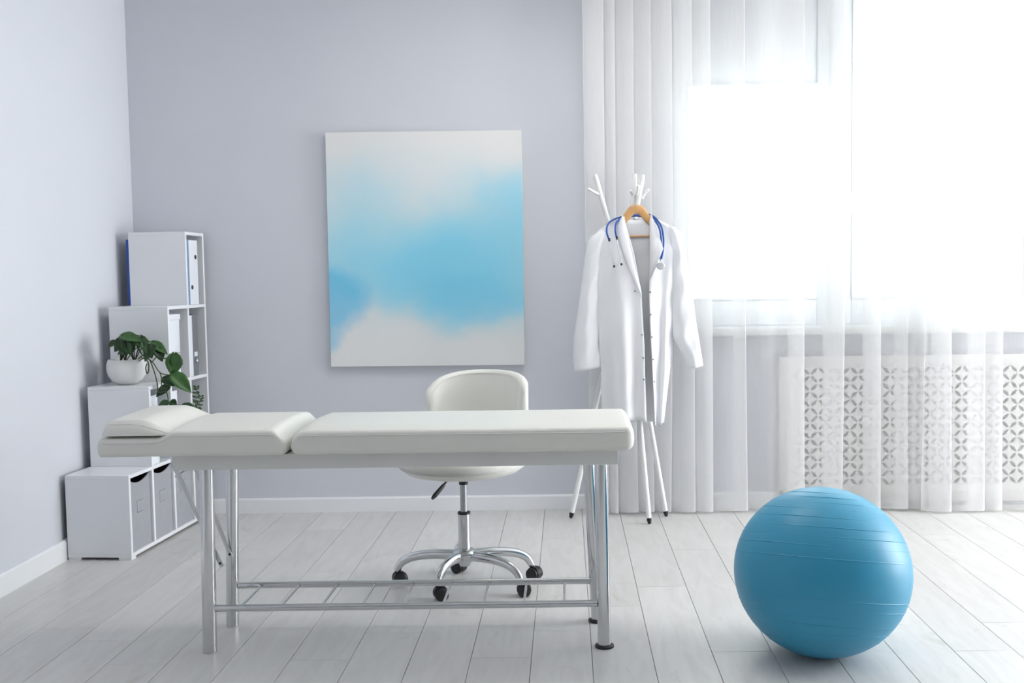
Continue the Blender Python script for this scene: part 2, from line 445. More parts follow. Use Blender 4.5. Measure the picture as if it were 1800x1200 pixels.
for i in range(nx):
    for j in range(nz):
        cx = gx0 + (i + .5) * cell; cz = gz0 + (j + .5) * cell
        ax = PI / 4 if (i + j) % 2 == 0 else 3 * PI / 4
        vs = []
        for k in range(NA):
            a = ax + 2 * PI * k / NA
            q = half / max(abs(math.cos(a)), abs(math.sin(a)))
            vs.append((cx + q * math.cos(a), cy0, cz + q * math.sin(a)))
        for yy in (cy0, cy1):
            for k in range(NA):
                a = ax + 2 * PI * k / NA
                vs.append((cx + LN[k] * math.cos(a), yy, cz + LN[k] * math.sin(a)))
        fs = []
        for k in range(NA):
            k2 = (k + 1) % NA
            fs += [(k, k2, NA + k2, NA + k), (NA + k, NA + k2, 2 * NA + k2, 2 * NA + k)]
        gm.add(vs, fs)
gm.build('perforated_panel', M_RAD, rc)
MB().box(gx0 - 0.02, gx1 + 0.02, cy1 + 0.010, cy1 + 0.014, gz0 - 0.02, gz1 + 0.02).build('hole_shade_sheet', mat('hole_shade_grey', (0.68, 0.68, 0.67), 0.8), rc)  # added sheet behind the cut-outs, its grey chosen to lighten their shade

# ------------------------------------------------------------ sheer curtains
def curtain(name, label, xs, xe, bands, y0, seed, zb=0.012, depth=0.016):
    rr = random.Random(seed)
    path = [(xs, y0 + depth * 1.2, 0), (xs - 0.003, y0, 0)]
    path[0] = (xs + 0.02, y0 + depth * 1.5, 0)
    last = xs
    for (a, c) in bands:
        n = max(1, int((a - last) / 0.05))
        for t in range(1, n):
            path.append((last + (a - last) * t / n, y0 - depth * 0.3 + rr.uniform(-.006, .006), 0))
        wdt = c - a
        path += [(a + wdt * .35, y0 - depth, 1), (c - wdt * .08, y0 - depth * 1.1, 1), (c, y0 - depth * 0.6, 1), (c - wdt * .1, y0, 1),
                 (a + wdt * .1, y0 + depth * 0.2, 1), (a, y0 + depth * 0.7, 1), (a + wdt * .1, y0 + depth * 1.2, 1), (c - wdt * .2, y0 + depth, 1)]
        last = c
    n = max(1, int((xe - last) / 0.05))
    for t in range(1, n + 1):
        path.append((last + (xe - last) * t / n, y0 - depth * 0.3 + rr.uniform(-.006, .006), 0))
    pp = smoothpath([(p[0], p[1], 0) for p in path], 4)
    rows = []
    zs = [zb, zb + 0.02, 0.06, 0.12] + [0.2 + 0.17 * i for i in range(16)]
    ztop = ZC - 0.035
    ph = [rr.uniform(0, 6.28) for _ in range(6)]
    for z in zs:
        z = min(z, ztop); t = z / ztop; row = []
        for p in pp:
            fl = (1 - t) ** 3
            dx = 0.006 * math.sin(9 * p.x + ph[0] + 1.2 * z) * (1 - t) + 0.010 * fl * math.sin(23 * p.x + ph[1])
            dy = (p.y - y0) * (0.85 + 0.5 * (1 - t)) + 0.008 * math.sin(14 * p.x + ph[2] + z) * (1 - t * .5)
            row.append((p.x + dx, y0 + dy, z))
        rows.append(row)
    root = thing(name, label, 'curtain', (xs, y0, 0), 0, 'sheer window curtains')
    MB().grid(rows).build('voile', M_SHEER, root, smooth=True, angle=180)
    hem = []
    for z, r in ((zb + 0.001, rows[0]), (zb + 0.019, rows[1]), (0.055, rows[2])):
        hem.append([(q[0], q[1] - 0.0012, z) for q in r])
    MB().grid(hem).build('hem', M_SHEER, root, smooth=True, angle=180)
    tape = [[(q[0], q[1] - 0.0015, z) for q in rows[-1]] for z in (ztop - 0.06, ztop)]
    MB().grid(tape).build('heading_tape', M_SHEER, root, smooth=True, angle=180)
    return root
curtain('sheer_curtain', 'white sheer curtain hanging behind the lab coat, with a dense fold by the grey wall', 0.10, 1.785,
        [(0.115, 0.20), (0.21, 0.255), (0.262, 0.345), (0.35, 0.43), (0.435, 0.53), (0.54, 0.63), (0.64, 0.72), (0.833, 0.889), (1.11, 1.181), (1.283, 1.379), (1.47, 1.558), (1.64, 1.70), (1.715, 1.78)], 5.075, 3)
curtain('sheer_curtain', 'white sheer curtain at the right edge of the picture, before the radiator cover', 1.765, 3.15,
        [(1.796, 1.881), (1.986, 2.06), (2.07, 2.144), (2.30, 2.40), (2.55, 2.66), (2.8, 2.92)], 5.015, 8)
rl = MB().box(-0.02, 3.3, 5.03, 5.10, ZC - 0.03, ZC).build('curtain_rail', M_PVC, None, bevel=0.004)
tag(rl, 'white ceiling rail that carries the sheer curtains', 'curtain rail')

# ------------------------------------------------------------ unseen ceiling lamp, added to brighten the back of the room
lm = thing('added_fill_lamp', 'added flat white fill lamp, unseen above the couch, brightening the back of the room', 'ceiling lamp', (0.0, 3.9, ZC))
MB().box(-0.66, 0.66, -0.36, 0.36, -0.05, 0.0).build('housing', M_PVC, lm, world=False, bevel=0.006)
dm = bpy.data.materials.new('fill_lamp_diffuser'); dm.use_nodes = True
dn = dm.node_tree.nodes; de = dn.new('ShaderNodeEmission'); de.inputs['Color'].default_value = (1.0, 0.985, 0.95, 1); de.inputs['Strength'].default_value = 3.4
dm.node_tree.links.new(de.outputs[0], dn['Material Output'].inputs['Surface'])
MB().box(-0.63, 0.63, -0.33, 0.33, -0.056, -0.0505).build('diffuser', dm, lm, world=False)

# ------------------------------------------------------------ canvas on the back wall
cv = thing('canvas_picture', 'large canvas with blue watercolour wash hung on the grey back wall', 'picture', (-0.708, YB, 0.753))
f = MB().box(-0.493, 0.493, -0.036, -0.030, 0.0, 1.181).build('painted_canvas', M_PAINT, cv, world=False, bevel=0.0015, seg=1)
MB().box(-0.4925, 0.4925, -0.030, 0.0, 0.0005, 1.1805).build('stretcher_frame', M_CANVAS, cv, world=False, bevel=0.002)
cv.rotation_euler = (0, 0.002, 0)

# ------------------------------------------------------------ stepped shelf
ANG = -0.068
UW, UD = 0.213, 0.285
LZ = [0.0, 0.370, 0.730, 1.083, 1.439]
sh = thing('step_shelf', 'white stepped cube shelf against the left wall, four levels rising to the corner', 'shelf', (-1.887, 4.334, 0), ANG)
# local axes: x = -depth (toward wall) .. 0 at open face, y along the wall
TB = 0.016
def sp(name, x0, x1, y0, y1, z0, z1, m=M_CAB):
    return MB().box(x0, x1, y0, y1, z0, z1).build(name, m, sh, world=False, bevel=0.0012, seg=1)
LEN = 4 * UW
for lv in range(4):
    y0 = lv * UW; z0, z1 = LZ[lv], LZ[lv + 1]
    base = z0 + (0.012 if lv == 0 else 0.0)
    if lv == 0: sp('bottom_board', -UD, 0, 0.0, LEN, 0.012, 0.012 + TB)
    sp('shelf_board', -UD, 0, y0, LEN, z1 - TB, z1)
    lo = z0 + (0.028 if lv == 0 else 0.0)
    for k in range(lv, 5):
        yy = k * UW if k < 4 else LEN - TB
        sp('side_panel' if k in (lv, 4) else 'divider', -UD, 0, yy, yy + TB, lo, z1 - TB)
for (x, y) in ((-UD + 0.03, 0.02), (-0.03, 0.02), (-UD + 0.03, LEN - 0.04), (-0.03, LEN - 0.04)):
    MB().box(x - 0.028, x + 0.028, y - 0.018, y + 0.022, 0.0, 0.012).build('foot_plate', M_CAB, sh, world=False)

def shloc(x, y, z):
    c, s = math.cos(ANG), math.sin(ANG)
    return (-1.887 + x * c - y * s, 4.334 + x * s + y * c, z)
def shthing(name, label, cat, x, y, z, group=None):
    return thing(name, label, cat, shloc(x, y, z), ANG, group)
def build_bin(k, label):
    r = shthing('storage_bin', label, 'storage bin', 0, k * UW + TB, 0.0285, 'grey fabric bins')
    wv = UW - TB - 0.006; hb = 0.285 if k < 3 else 0.285; x0, x1 = -UD + 0.02, -0.012
    hh = 0.318
    # front wall with a dipped rim
    n = 12; top = []
    for i in range(n + 1):
        t = i / n; top.append((0.003 + wv * t, hh - 0.026 * math.sin(PI * t) ** 0.8))
    vs = []; 
    for (y, z) in top: vs += [(x1, y, 0.0), (x1, y, z), (x1 - 0.006, y, 0.0), (x1 - 0.006, y, z)]
    fs = []
    for i in range(n):
        a = i * 4; c = a + 4
        fs += [(a, c, c + 1, a + 1), (a + 2, a + 3, c + 3, c + 2), (a + 1, c + 1, c + 3, a + 3)]
    fs += [(0, 1, 3, 2), (n * 4, n * 4 + 2, n * 4 + 3, n * 4 + 1)]
    fr = MB().add(vs, fs).build('front_panel', M_BIN, r, world=False, smooth=True, angle=30)
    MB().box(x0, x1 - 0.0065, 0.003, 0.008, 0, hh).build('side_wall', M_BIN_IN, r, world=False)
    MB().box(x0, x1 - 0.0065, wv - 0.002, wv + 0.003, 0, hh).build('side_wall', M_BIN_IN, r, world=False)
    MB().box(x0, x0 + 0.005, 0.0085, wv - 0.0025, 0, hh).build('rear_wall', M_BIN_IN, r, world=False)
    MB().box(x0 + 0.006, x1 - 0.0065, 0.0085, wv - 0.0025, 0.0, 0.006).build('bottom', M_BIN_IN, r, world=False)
    # stitched label holder: thin outline
    yc = wv * 0.52; q = MB()
    q.tube([(x1 + 0.001, yc + 0.028, 0.212), (x1 + 0.001, yc - 0.028, 0.212), (x1 + 0.001, yc - 0.028, 0.160), (x1 + 0.001, yc + 0.028, 0.160)], 0.0011, 6)
    q.build('label_holder', M_STEEL, fr, world=False)
    return r
build_bin(0, 'frontmost grey fabric bin in the bottom row of the step shelf')
build_bin(1, 'grey fabric bin second from the front in the bottom row')
build_bin(2, 'grey fabric bin third from the front, partly behind the couch leg')
build_bin(3, 'grey fabric bin at the far end of the bottom row')

def binder(name, label, x0, x1, y0, y1, z0, h, m, cat='binder', hole=None, tagm=None, group='binders on the step shelf'):
    r = shthing(name, label, cat, 0, y0, z0 + 0.0005, group)
    t = y1 - y0
    MB().box(x1 - 0.003, x1, 0, t, 0, h).build('spine', m, r, world=False, bevel=0.001, seg=1)
    MB().box(x0, x1 - 0.003, 0, 0.0025, 0, h).build('cover', m, r, world=False)
    MB().box(x0, x1 - 0.003, t - 0.0025, t, 0, h).build('cover', m, r, world=False)
    MB().box(x0 + 0.006, x1 - 0.006, 0.003, t - 0.003, 0.004, h - 0.006).build('paper_block', M_BIND_W, r, world=False)
    if hole:
        MB().lathe([(0.0, 0.0), (0.011, 0.0), (0.011, 0.0015), (0.006, 0.0018), (0.0, 0.0008)], 18, (x1, t / 2, hole), 'x').build('finger_hole', M_BLACK, r, world=False)
    if tagm:
        MB().box(x1, x1 + 0.001, t * .25, t * .8, tagm, tagm + 0.022).build('label_card', M_BIND_W, r, world=False)
        MB().lathe([(0.012, 0.0), (0.012, 0.008), (0.005, 0.012), (0.0, 0.012)], 12, (x1, t * .5, tagm - 0.022), 'x').build('pull_ring', M_STEEL, r, world=False)
    return r
z4 = LZ[3]; y4 = 3 * UW + TB
binder('file_folder', 'blue folder on the top level jutting out behind the shelf', -UD - 0.022, -0.03, y4 + 0.002, y4 + 0.014, z4, 0.322, M_BIND_B, 'folder')
binder('ring_binder', 'light blue slim binder on the top level beside the white binders', -UD + 0.01, -0.014, y4 + 0.016, y4 + 0.040, z4, 0.318, M_BIND_LB)
binder('ring_binder', 'white binder on the top level with a low black finger hole', -UD + 0.01, -0.010, y4 + 0.044, y4 + 0.092, z4, 0.318, M_BIND_W, hole=0.085)
binder('ring_binder', 'white binder on the top level with a high black finger hole, nearest the corner', -UD + 0.01, -0.012, y4 + 0.095, y4 + 0.145, z4, 0.318, M_BIND_W, hole=0.235)
z3 = LZ[2]; y3 = 2 * UW + TB
r = shthing('document_box', 'white lidded document box on the third level above the plant', 'box', 0, y3 + 0.01, z3 + 0.0005)
MB().box(-UD + 0.02, -0.016, 0.004, 0.126, 0, 0.285).build('box_body', M_BIND_W, r, world=False, bevel=0.002)
MB().box(-UD + 0.017, -0.012, 0.0, 0.130, 0.285, 0.313).build('lid', M_BIND_W, r, world=False, bevel=0.002)
MB().box(-0.016, -0.0135, 0.012, 0.118, 0.125, 0.129).build('seam', M_STEEL, r, world=False)
y3b = 3 * UW + TB
binder('ring_binder', 'white slim binder beside the grey one on the third level', -UD + 0.01, -0.010, y3b + 0.004, y3b + 0.050, z3, 0.300, M_BIND_W)
binder('ring_binder', 'dark grey lever arch binder with a small white label on the third level', -UD + 0.01, -0.012, y3b + 0.053, y3b + 0.117, z3, 0.305, M_BIND_G, tagm=0.095)
z2 = LZ[1]; y2 = UW + TB
binder('ring_binder', 'white binder at the front of the second level below the plant pot', -UD + 0.01, -0.008, y2 + 0.012, y2 + 0.075, z2, 0.315, M_BIND_W)
binder('file_folder', 'pale blue folder on the second level behind the trailing vine', -UD + 0.01, -0.030, y2 + 0.085, y2 + 0.125, z2, 0.310, mat('pale_blue_card', (0.62, 0.76, 0.82), 0.5, var=0.02), 'folder')
binder('ring_binder', 'white binder in the middle cube of the second level', -UD + 0.01, -0.012, 2 * UW + TB + 0.02, 2 * UW + TB + 0.075, z2, 0.310, M_BIND_W)

# ------------------------------------------------------------ pothos in a bowl
PC = (-2.023, 4.675, LZ[2] - 0.0)
pl = thing('potted_pothos', 'trailing green pothos in a round white bowl on the second step of the shelf', 'plant', (PC[0], PC[1], LZ[2]))
prof = [(0.0, 0.0), (0.036, 0.0), (0.044, 0.004), (0.066, 0.020), (0.080, 0.042), (0.087, 0.068), (0.086, 0.090), (0.080, 0.112), (0.077, 0.116), (0.074, 0.114), (0.074, 0.098), (0.0, 0.098)]
MB().lathe(prof, 48).build('pot', M_POT, pl, world=False, smooth=True, angle=60)
MB().lathe([(0.0, 0.102), (0.03, 0.106), (0.073, 0.099)], 24).build('soil', M_SOIL, pl, world=False, smooth=True)
def leaf(name, base, tip, wd, nrm, curl, m, parent):
    B = Vector(base); T = Vector(tip); ax = T - B; Ln = ax.length; ax.normalize()
    n = Vector(nrm); n = (n - ax * n.dot(ax)).normalized(); sd = ax.cross(n)
    prof = [(0.0, 0.10, -0.10), (0.10, 0.62, -0.06), (0.25, 0.96, 0), (0.42, 1.0, 0), (0.6, 0.82, 0), (0.78, 0.50, 0), (0.91, 0.20, 0), (1.0, 0.0, 0)]
    rows = []
    for (t, ww, back) in prof:
        row = []
        for q in (-1, -0.55, 0, 0.55, 1):
            tt = t + (back * abs(q))
            cup = 0.22 * wd * abs(q) * ww
            row.append(B + ax * (Ln * tt) + sd * (q * ww * wd * 0.5) + n * (cup - curl * Ln * tt * tt))
        rows.append(row)
    return MB().grid(rows).build(name, m, parent, smooth=True, angle=180, solid=0.0009)
LV = [((-2.036, 0.929), (-2.078, 0.905), .040), ((-2.000, 0.940), (-2.052, 0.885), .055), ((-1.968, 0.928), (-2.012, 0.868), .055), ((-2.000, 0.957), (-1.905, 0.935), .055),
      ((-1.952, 0.948), (-1.924, 0.848), .060), ((-1.975, 0.900), (-2.02, 0.874), .045), ((-1.855, 0.912), (-1.905, 0.842), .064), ((-1.858, 0.900), (-1.828, 0.838), .050),
      ((-1.880, 0.925), (-1.806, 0.872), .044), ((-1.776, 0.872), (-1.784, 0.770), .076), ((-1.770, 0.870), (-1.748, 0.805), .055), ((-1.785, 0.782), (-1.698, 0.698), .068),
      ((-1.832, 0.758), (-1.744, 0.730), .052), ((-1.802, 0.718), (-1.866, 0.682), .058), ((-1.905, 0.930), (-1.885, 0.890), .035), ((-1.985, 0.935), (-1.955, 0.87), .05),
      ((-1.795, 0.655), (-1.845, 0.634), .040), ((-1.795, 0.660), (-1.768, 0.634), .036), ((-1.735, 0.640), (-1.665, 0.612), .045), ((-2.015, 0.945), (-1.985, 0.880), .05), ((-1.990, 0.950), (-2.035, 0.915), .045), ((-1.945, 0.955), (-1.970, 0.890), .05), ((-1.93, 0.940), (-1.885, 0.900), .04), ((-2.03, 0.920), (-2.000, 0.868), .045), ((-1.885, 0.915), (-1.862, 0.855), .05)]
rnd = random.Random(11)
stems = MB()
for i, (a, t, wd) in enumerate(LV):
    d = 4.62 + rnd.uniform(-0.05, 0.05) if i not in (9, 11, 12, 13, 16, 17, 18) else 4.60 + rnd.uniform(-0.03, 0.01)
    nrm = (rnd.uniform(-0.5, 0.5), -0.8, rnd.uniform(0.35, 0.9))
    bs = (a[0], d, a[1]); tp = (t[0], d - 0.012, t[1])
    lf = leaf('leaf', bs, tp, wd, nrm, rnd.uniform(0.05, 0.18), M_LEAF2 if i in (3, 8, 10, 11, 9) else M_LEAF, pl)
    # pale midrib
    mid = [Vector(bs) + (Vector(tp) - Vector(bs)) * s_ + Vector((0, -0.0022, 0.001)) for s_ in (0.02, .3, .6)]
    if i in (9, 11, 12, 6): MB().tube(mid, [0.0011, 0.0009, 0.0004], 5).build('midrib', M_SPRIG, lf)
    if i < 9 or i in (14, 15) or i > 18:
        root = (PC[0] + 0.035 * math.cos(i * 2.1), PC[1] + 0.035 * math.sin(i * 2.1), LZ[2] + 0.10)
        md = ((root[0] * .55 + bs[0] * .45), (root[1] + bs[1]) / 2, max(root[2], bs[2]) - 0.01 + 0.012 * (i % 3))
        MB().tube(smoothpath([root, md, bs], 5), [0.0024] * 11, 6).build('stem', M_STEM, pl, smooth=True)
v1 = [(-1.975, 4.66, .83), (-1.93, 4.63, .865), (-1.888, 4.60, .850), (-1.865, 4.59, .80), (-1.85, 4.585, .745), (-1.845, 4.585, .70), (-1.81, 4.585, .70), (-1.800, 4.58, .655)]
v2 = [(-1.965, 4.65, .83), (-1.91, 4.61, .855), (-1.87, 4.595, .835), (-1.838, 4.59, .79), (-1.80, 4.59, .778), (-1.785, 4.59, .78)]
v3 = [(-1.87, 4.595, .84), (-1.845, 4.59, .86), (-1.80, 4.60, .85), (-1.775, 4.60, .872)]
v4 = [(-1.838, 4.59, .79), (-1.832, 4.59, .765), (-1.83, 4.59, .72), (-1.805, 4.59, .72)]
v5 = [(-1.94, 4.63, .86), (-1.895, 4.60, .84), (-1.892, 4.60, .80), (-1.900, 4.60, .785), (-1.905, 4.60, .81), (-1.898, 4.60, .83)]
v6 = [(-1.80, 4.58, .655), (-1.77, 4.57, .645), (-1.735, 4.58, .640)]
for v in (v1, v2, v3, v4, v5, v6):
    MB().tube(smoothpath(v, 6), 0.0027, 6).build('vine', M_STEM, pl, smooth=True)

# small sprig plant in the far cube of the second level
sp2 = thing('small_plant', 'small feathery green plant in the far cube, peeping out behind the couch pillow', 'plant', shloc(-0.040, 3 * UW + 0.100, LZ[1] + 0.0005), 0)
MB().lathe([(0.0, 0.0), (0.030, 0.0), (0.036, 0.06), (0.038, 0.065), (0.034, 0.065), (0.033, 0.055), (0.0, 0.055)], 24).build('pot', M_POT, sp2, world=False, smooth=True)
MB().lathe([(0.0, 0.058), (0.033, 0.056)], 16).build('soil', M_SOIL, sp2, world=False)
rnd = random.Random(5)
for k in range(4):
    tx = (-0.02, 0.030, 0.052, 0.012)[k]; hgt = (0.22, 0.300, 0.255, 0.19)[k]
    pth = smoothpath([(0.004 * k - .006, 0, 0.055), (tx * .5, -0.006, hgt * .6), (tx, -0.01 * k, hgt)], 6)
    st = MB().tube(pth, [0.0018] * (len(pth) - 1) + [0.0006], 5).build('stem', M_SPRIG, sp2, world=False, smooth=True)
    q = MB()
    for i in range(5, len(pth)):
        for sgn in (-1, 1):
            for t in range(2):
                p = pth[i]; a = rnd.uniform(0.1, 0.9); ln = rnd.uniform(0.014, 0.024)
                dv = Vector((sgn * math.cos(a), rnd.uniform(-.6, .3), math.sin(a))).normalized() * ln
                sd = dv.cross(Vector((0, 1, 0.3))).normalized() * 0.0055
                q.add([p, p + dv * .5 + sd, p + dv, p + dv * .5 - sd], [(0, 1, 2, 3)])
    o = q.build('leaflets', M_SPRIG, st, world=False); o['kind'] = 'stuff'

# ------------------------------------------------------------ massage couch
TY0, TY1 = 3.150, 3.600
couch = thing('massage_couch', 'white padded massage couch on chrome legs with a slatted lower rack', 'massage couch', (-0.53, 3.36, 0))
def cushion(x0, x1, y0, y1, zb, topf, r=0.022, dome=0.010, rl=None, rr_=None, nx=48):
    """padded slab: rounded-rectangle sections along x, rounded ends"""
    rl = r if rl is None else rl; rr_ = r if rr_ is None else rr_
    rows = []
    st = [0, .04, .12, .25, .45, .7, 1.0]
    xs = []
    for t in st: xs.append((x0 + rl * t, math.sqrt(max(0, 1 - (1 - t) ** 2)), 0))
    for i in range(1, nx): xs.append((x0 + rl + (x1 - x0 - rl - rr_) * i / nx, 1.0, 1))
    for t in reversed(st): xs.append((x1 - rr_ * t, math.sqrt(max(0, 1 - (1 - t) ** 2)), 2))
    for (x, e, side) in xs:
        rq = rl if side == 0 else rr_
        ins = rq * (1 - e)
        zt = topf(x); a = zb + min(ins, 0.5 * (zt - zb) * .98); c = zt - min(ins, 0.5 * (zt - zb) * .98)
        ya, yb2 = y0 + ins, y1 - ins
        rad = min(r, 0.48 * (c - a)); ring = []
        K = 5
        def arc(cy, cz, a0):
            for k in range(K + 1):
                t = a0 + (PI / 2) * k / K; ring.append((x, cy + rad * math.cos(t), cz + rad * math.sin(t)))
        arc(ya + rad, a + rad * .5 if False else a + rad, PI)            # bottom near
        for k in range(1, 6): ring.append((x, ya + rad + (yb2 - ya - 2 * rad) * k / 6, a))
        arc(yb2 - rad, a + rad, 1.5 * PI)
        arc(yb2 - rad, c - rad, 0)
        for k in range(1, 12):
            t = k / 12; ring.append((x, yb2 - rad - (yb2 - ya - 2 * rad) * t, c + dome * e * math.sin(PI * t) ** .6))
        arc(ya + rad, c - rad, PI / 2)
        rows.append(ring)
    b = MB().grid(rows, close_u=True)
    n = len(rows[0]); b.add(rows[0], [tuple(range(n))]); b.add(rows[-1], [tuple(range(n))])
    return b
def sm(a, b_, x):
    t = min(1, max(0, (x - a) / (b_ - a))); return t * t * (3 - 2 * t)
ZB = 0.653
def topR(x):
    return 0.730 - 0.022 * (1 - sm(-0.868, -0.828, x)) 
def topL(x):
    return 0.712 + 0.022 * sm(-1.285, -1.225, x) - 0.024 * sm(-0.920, -0.888, x)
m1 = cushion(-0.868, 0.208, TY0, TY1, ZB, topR, r=0.017, rl=0.024, rr_=0.026).build('main_cushion', M_VINYL, couch, smooth=True, angle=75)
m2 = cushion(-1.470, -0.880, TY0, TY1, ZB, topL, r=0.016, rl=0.013, rr_=0.020).build('head_cushion', M_VINYL, couch, smooth=True, angle=75)
def piping(x0, x1, topf, parent, dz, yy):
    pts = [(x0 + (x1 - x0) * i / 40, yy, topf(x0 + (x1 - x0) * i / 40) + dz) for i in range(41)]
    return MB().tube(pts, 0.0016, 6).build('seam_piping', M_PIPE, parent, smooth=True)
piping(-0.835, 0.178, topR, m1, -0.0165, TY0 - 0.0003)
piping(-1.448, -0.915, topL, m2, -0.0155, TY0 - 0.0003)
piping(-1.448, -0.92, lambda x: ZB + 0.026, m2, -0.013, TY0 + 0.003)
# head pillow: a wedge with a tapering inner side
def pillow():
    yy0, yy1 = 3.155, 3.575; zb = 0.7215
    # corners: near edge x -1.450..-1.252, far edge x -1.462..-1.20 (top view), inner side bevelled
    rows = []; N1 = 28; N2 = 20
    for j in range(N2 + 1):
        v = j / N2
        row = []
        y = yy0 + (yy1 - yy0) * v
        xl = -1.452 - 0.02 * v; xr = -1.225 + 0.012 * v
        for i in range(N1 + 1):
            u = i / N1
            x = xl + (xr - xl) * u
            ed = min(u * (xr - xl), (v) * (yy1 - yy0), (1 - v) * (yy1 - yy0))
            hgt = 0.044 * min(1, math.sqrt(max(0, 1 - (1 - min(1, ed / 0.022)) ** 2)))
            hgt *= 1 - sm(-1.345, xr + 0.004, x) * 0.93
            hgt += 0.006 * math.sin(PI * u) * math.sin(PI * v) * (1 if ed > 0 else 0)
            row.append((x, y, zb + hgt))
        rows.append(row)
    b = MB().grid(rows)
    bot = [[(p[0], p[1], zb - 0.001) for p in r] for r in rows]
    b.grid([list(reversed(r)) for r in bot])
    for (t, u) in ((rows[0], bot[0]), (rows[-1], bot[-1]), ([r[0] for r in rows], [r[0] for r in bot]), ([r[-1] for r in rows], [r[-1] for r in bot])):
        b.grid([t, u])
    return b
pil = thing('head_pillow', 'small wedge-shaped white leatherette pillow on the left end of the couch', 'pillow', (-1.35, 3.36, 0.7205))
pillow().build('pillow_body', M_VINYL, pil, smooth=True, angle=70)
MB().tube([(-1.428, 3.1605, 0.7555), (-1.36, 3.1600, 0.7555), (-1.335, 3.1600, 0.753), (-1.290, 3.1590, 0.7405), (-1.245, 3.1580, 0.7265)], 0.0016, 6).build('seam_piping', M_PIPE, pil, smooth=True)
# apron frame
fx0, fx1, fy0, fy1, fz0, fz1 = -1.245, 0.158, 3.190, 3.545, 0.604, 0.652
MB().box(fx0, fx1, fy0, fy0 + 0.02, fz0, fz1).build('apron', M_SKIRT, couch, bevel=0.001, seg=1)
MB().box(fx0, fx1, fy1 - 0.02, fy1, fz0, fz1).build('apron', M_SKIRT, couch, bevel=0.001, seg=1)
MB().box(fx0, fx0 + 0.02, fy0 + 0.02, fy1 - 0.02, fz0, fz1).build('apron', M_SKIRT, couch)
MB().box(fx1 - 0.02, fx1, fy0 + 0.02, fy1 - 0.02, fz0, fz1).build('apron', M_SKIRT, couch)
MB().box(fx0 + 0.02, fx1 - 0.02, fy0 + 0.02, fy1 - 0.02, fz1 - 0.012, fz1).build('underside_board', M_SKIRT, couch)
NY, FYL = 3.240, 3.486
LXL, LXR = -1.166, 0.100
def leg(x, y, r, foot, tx=0.0):
    o = MB().tube([(x + tx, y, 0.646), (x, y, 0.004 if not foot else 0.010)], r, 28).build('leg', M_CHROME, couch, smooth=True)
    if foot: MB().lathe([(0.0, 0.0), (0.031, 0.0), (0.031, 0.006), (0.024, 0.010), (0.0, 0.010)], 24, (x, y, 0)).build('foot_cap', M_BLACK, o)
    else: MB().lathe([(0.0, 0.0), (r * .96, 0.0), (r * .96, 0.004), (0.0, 0.004)], 24, (x, y, 0)).build('foot_cap', M_STEEL, o)
    return o
leg(LXL - 0.003, NY, 0.0225, False, 0.010); leg(LXL - 0.010, FYL, 0.0215, False, 0.020)
leg(LXR + 0.010, NY, 0.0215, True, -0.006); leg(LXR - 0.006, FYL, 0.021, True, -0.026)
RZ = 0.143
for y in (NY, FYL):
    MB().tube([(LXL + 0.015, y, RZ), (LXR - 0.012, y, RZ)], 0.0115, 16).build('rack_rail', M_CHROME, couch, smooth=True)
for i in range(9):
    x = -1.067 + 0.1311 * i
    MB().tube([(x, NY + 0.008, RZ + 0.001), (x, FYL - 0.008, RZ + 0.001)], 0.0042, 8).build('rack_rung', M_CHROME, couch, smooth=True)
    MB().lathe([(0.0, -0.006), (0.007, -0.006), (0.006, 0.0), (0.0, 0.0)], 10, (x, FYL - 0.009, RZ + 0.001), 'y').build('weld_collar', M_STEEL, couch)
def strut(p0, p1, y):
    d = (Vector(p1) - Vector(p0)).normalized(); n = Vector((-d.z, 0, d.x)) * 0.0062
    a, c = Vector(p0), Vector(p1)
    o = MB().prism([((a + n).x, (a + n).z), ((c + n).x, (c + n).z), ((c - n).x, (c - n).z), ((a - n).x, (a - n).z)], y, y + 0.004).build('folding_strut', M_STEEL, couch)
    MB().lathe([(0.0, -0.003), (0.004, -0.003), (0.004, 0.0), (0.0, 0.0)], 10, (c.x - d.x * .012, y, c.z - d.z * .012), 'y').build('rivet', M_BLACK, o)
strut((-1.283, 0, 0.612), (-1.134, 0, 0.270), 3.275)
strut((-1.290, 0, 0.600), (-1.163, 0, 0.250), 3.455)
MB().tube([(-1.285, 3.30, 0.563), (-1.235, 3.30, 0.592), (-1.225, 3.30, 0.610)], 0.003, 6).build('hook_rod', M_CHROME, couch)
MB().box(-1.262, -1.246, 3.21, 3.25, 0.625, 0.651).build('corner_bracket', M_STEEL, couch, bevel=0.002)

# ------------------------------------------------------------ swivel chair behind the couch
CH = Vector((-0.405, 3.89, 0))
ch = thing('swivel_chair', 'white leatherette swivel chair with a chrome five-star base behind the couch', 'chair', CH)
casters = [(-0.677, 3.935), (-0.493, 3.735), (-0.461, 4.10), (-0.150, 3.985), (-0.185, 3.775)]
MB().lathe([(0.0, 0.088), (0.020, 0.088), (0.024, 0.100), (0.040, 0.108), (0.047, 0.122), (0.048, 0.140), (0.042, 0.150), (0.028, 0.156), (0.0, 0.156)], 32, CH).build('hub', M_CHROME, ch, smooth=True, angle=50)
MB().lathe([(0.0, 0.150), (0.0235, 0.150), (0.0235, 0.293), (0.0, 0.293)], 28, CH).build('column_sleeve', M_CHROME, ch, smooth=True)
MB().lathe([(0.0, 0.290), (0.0245, 0.290), (0.0245, 0.297), (0.020, 0.300), (0.0, 0.300)], 28, CH).build('column_ring', M_BLACK, ch, smooth=True)
MB().lathe([(0.0, 0.296), (0.0135, 0.296), (0.0135, 0.408), (0.0, 0.408)], 24, CH).build('gas_lift', mat('satin_grey_steel', (0.45, 0.46, 0.48), 0.35, metal=0.9), ch, smooth=True)
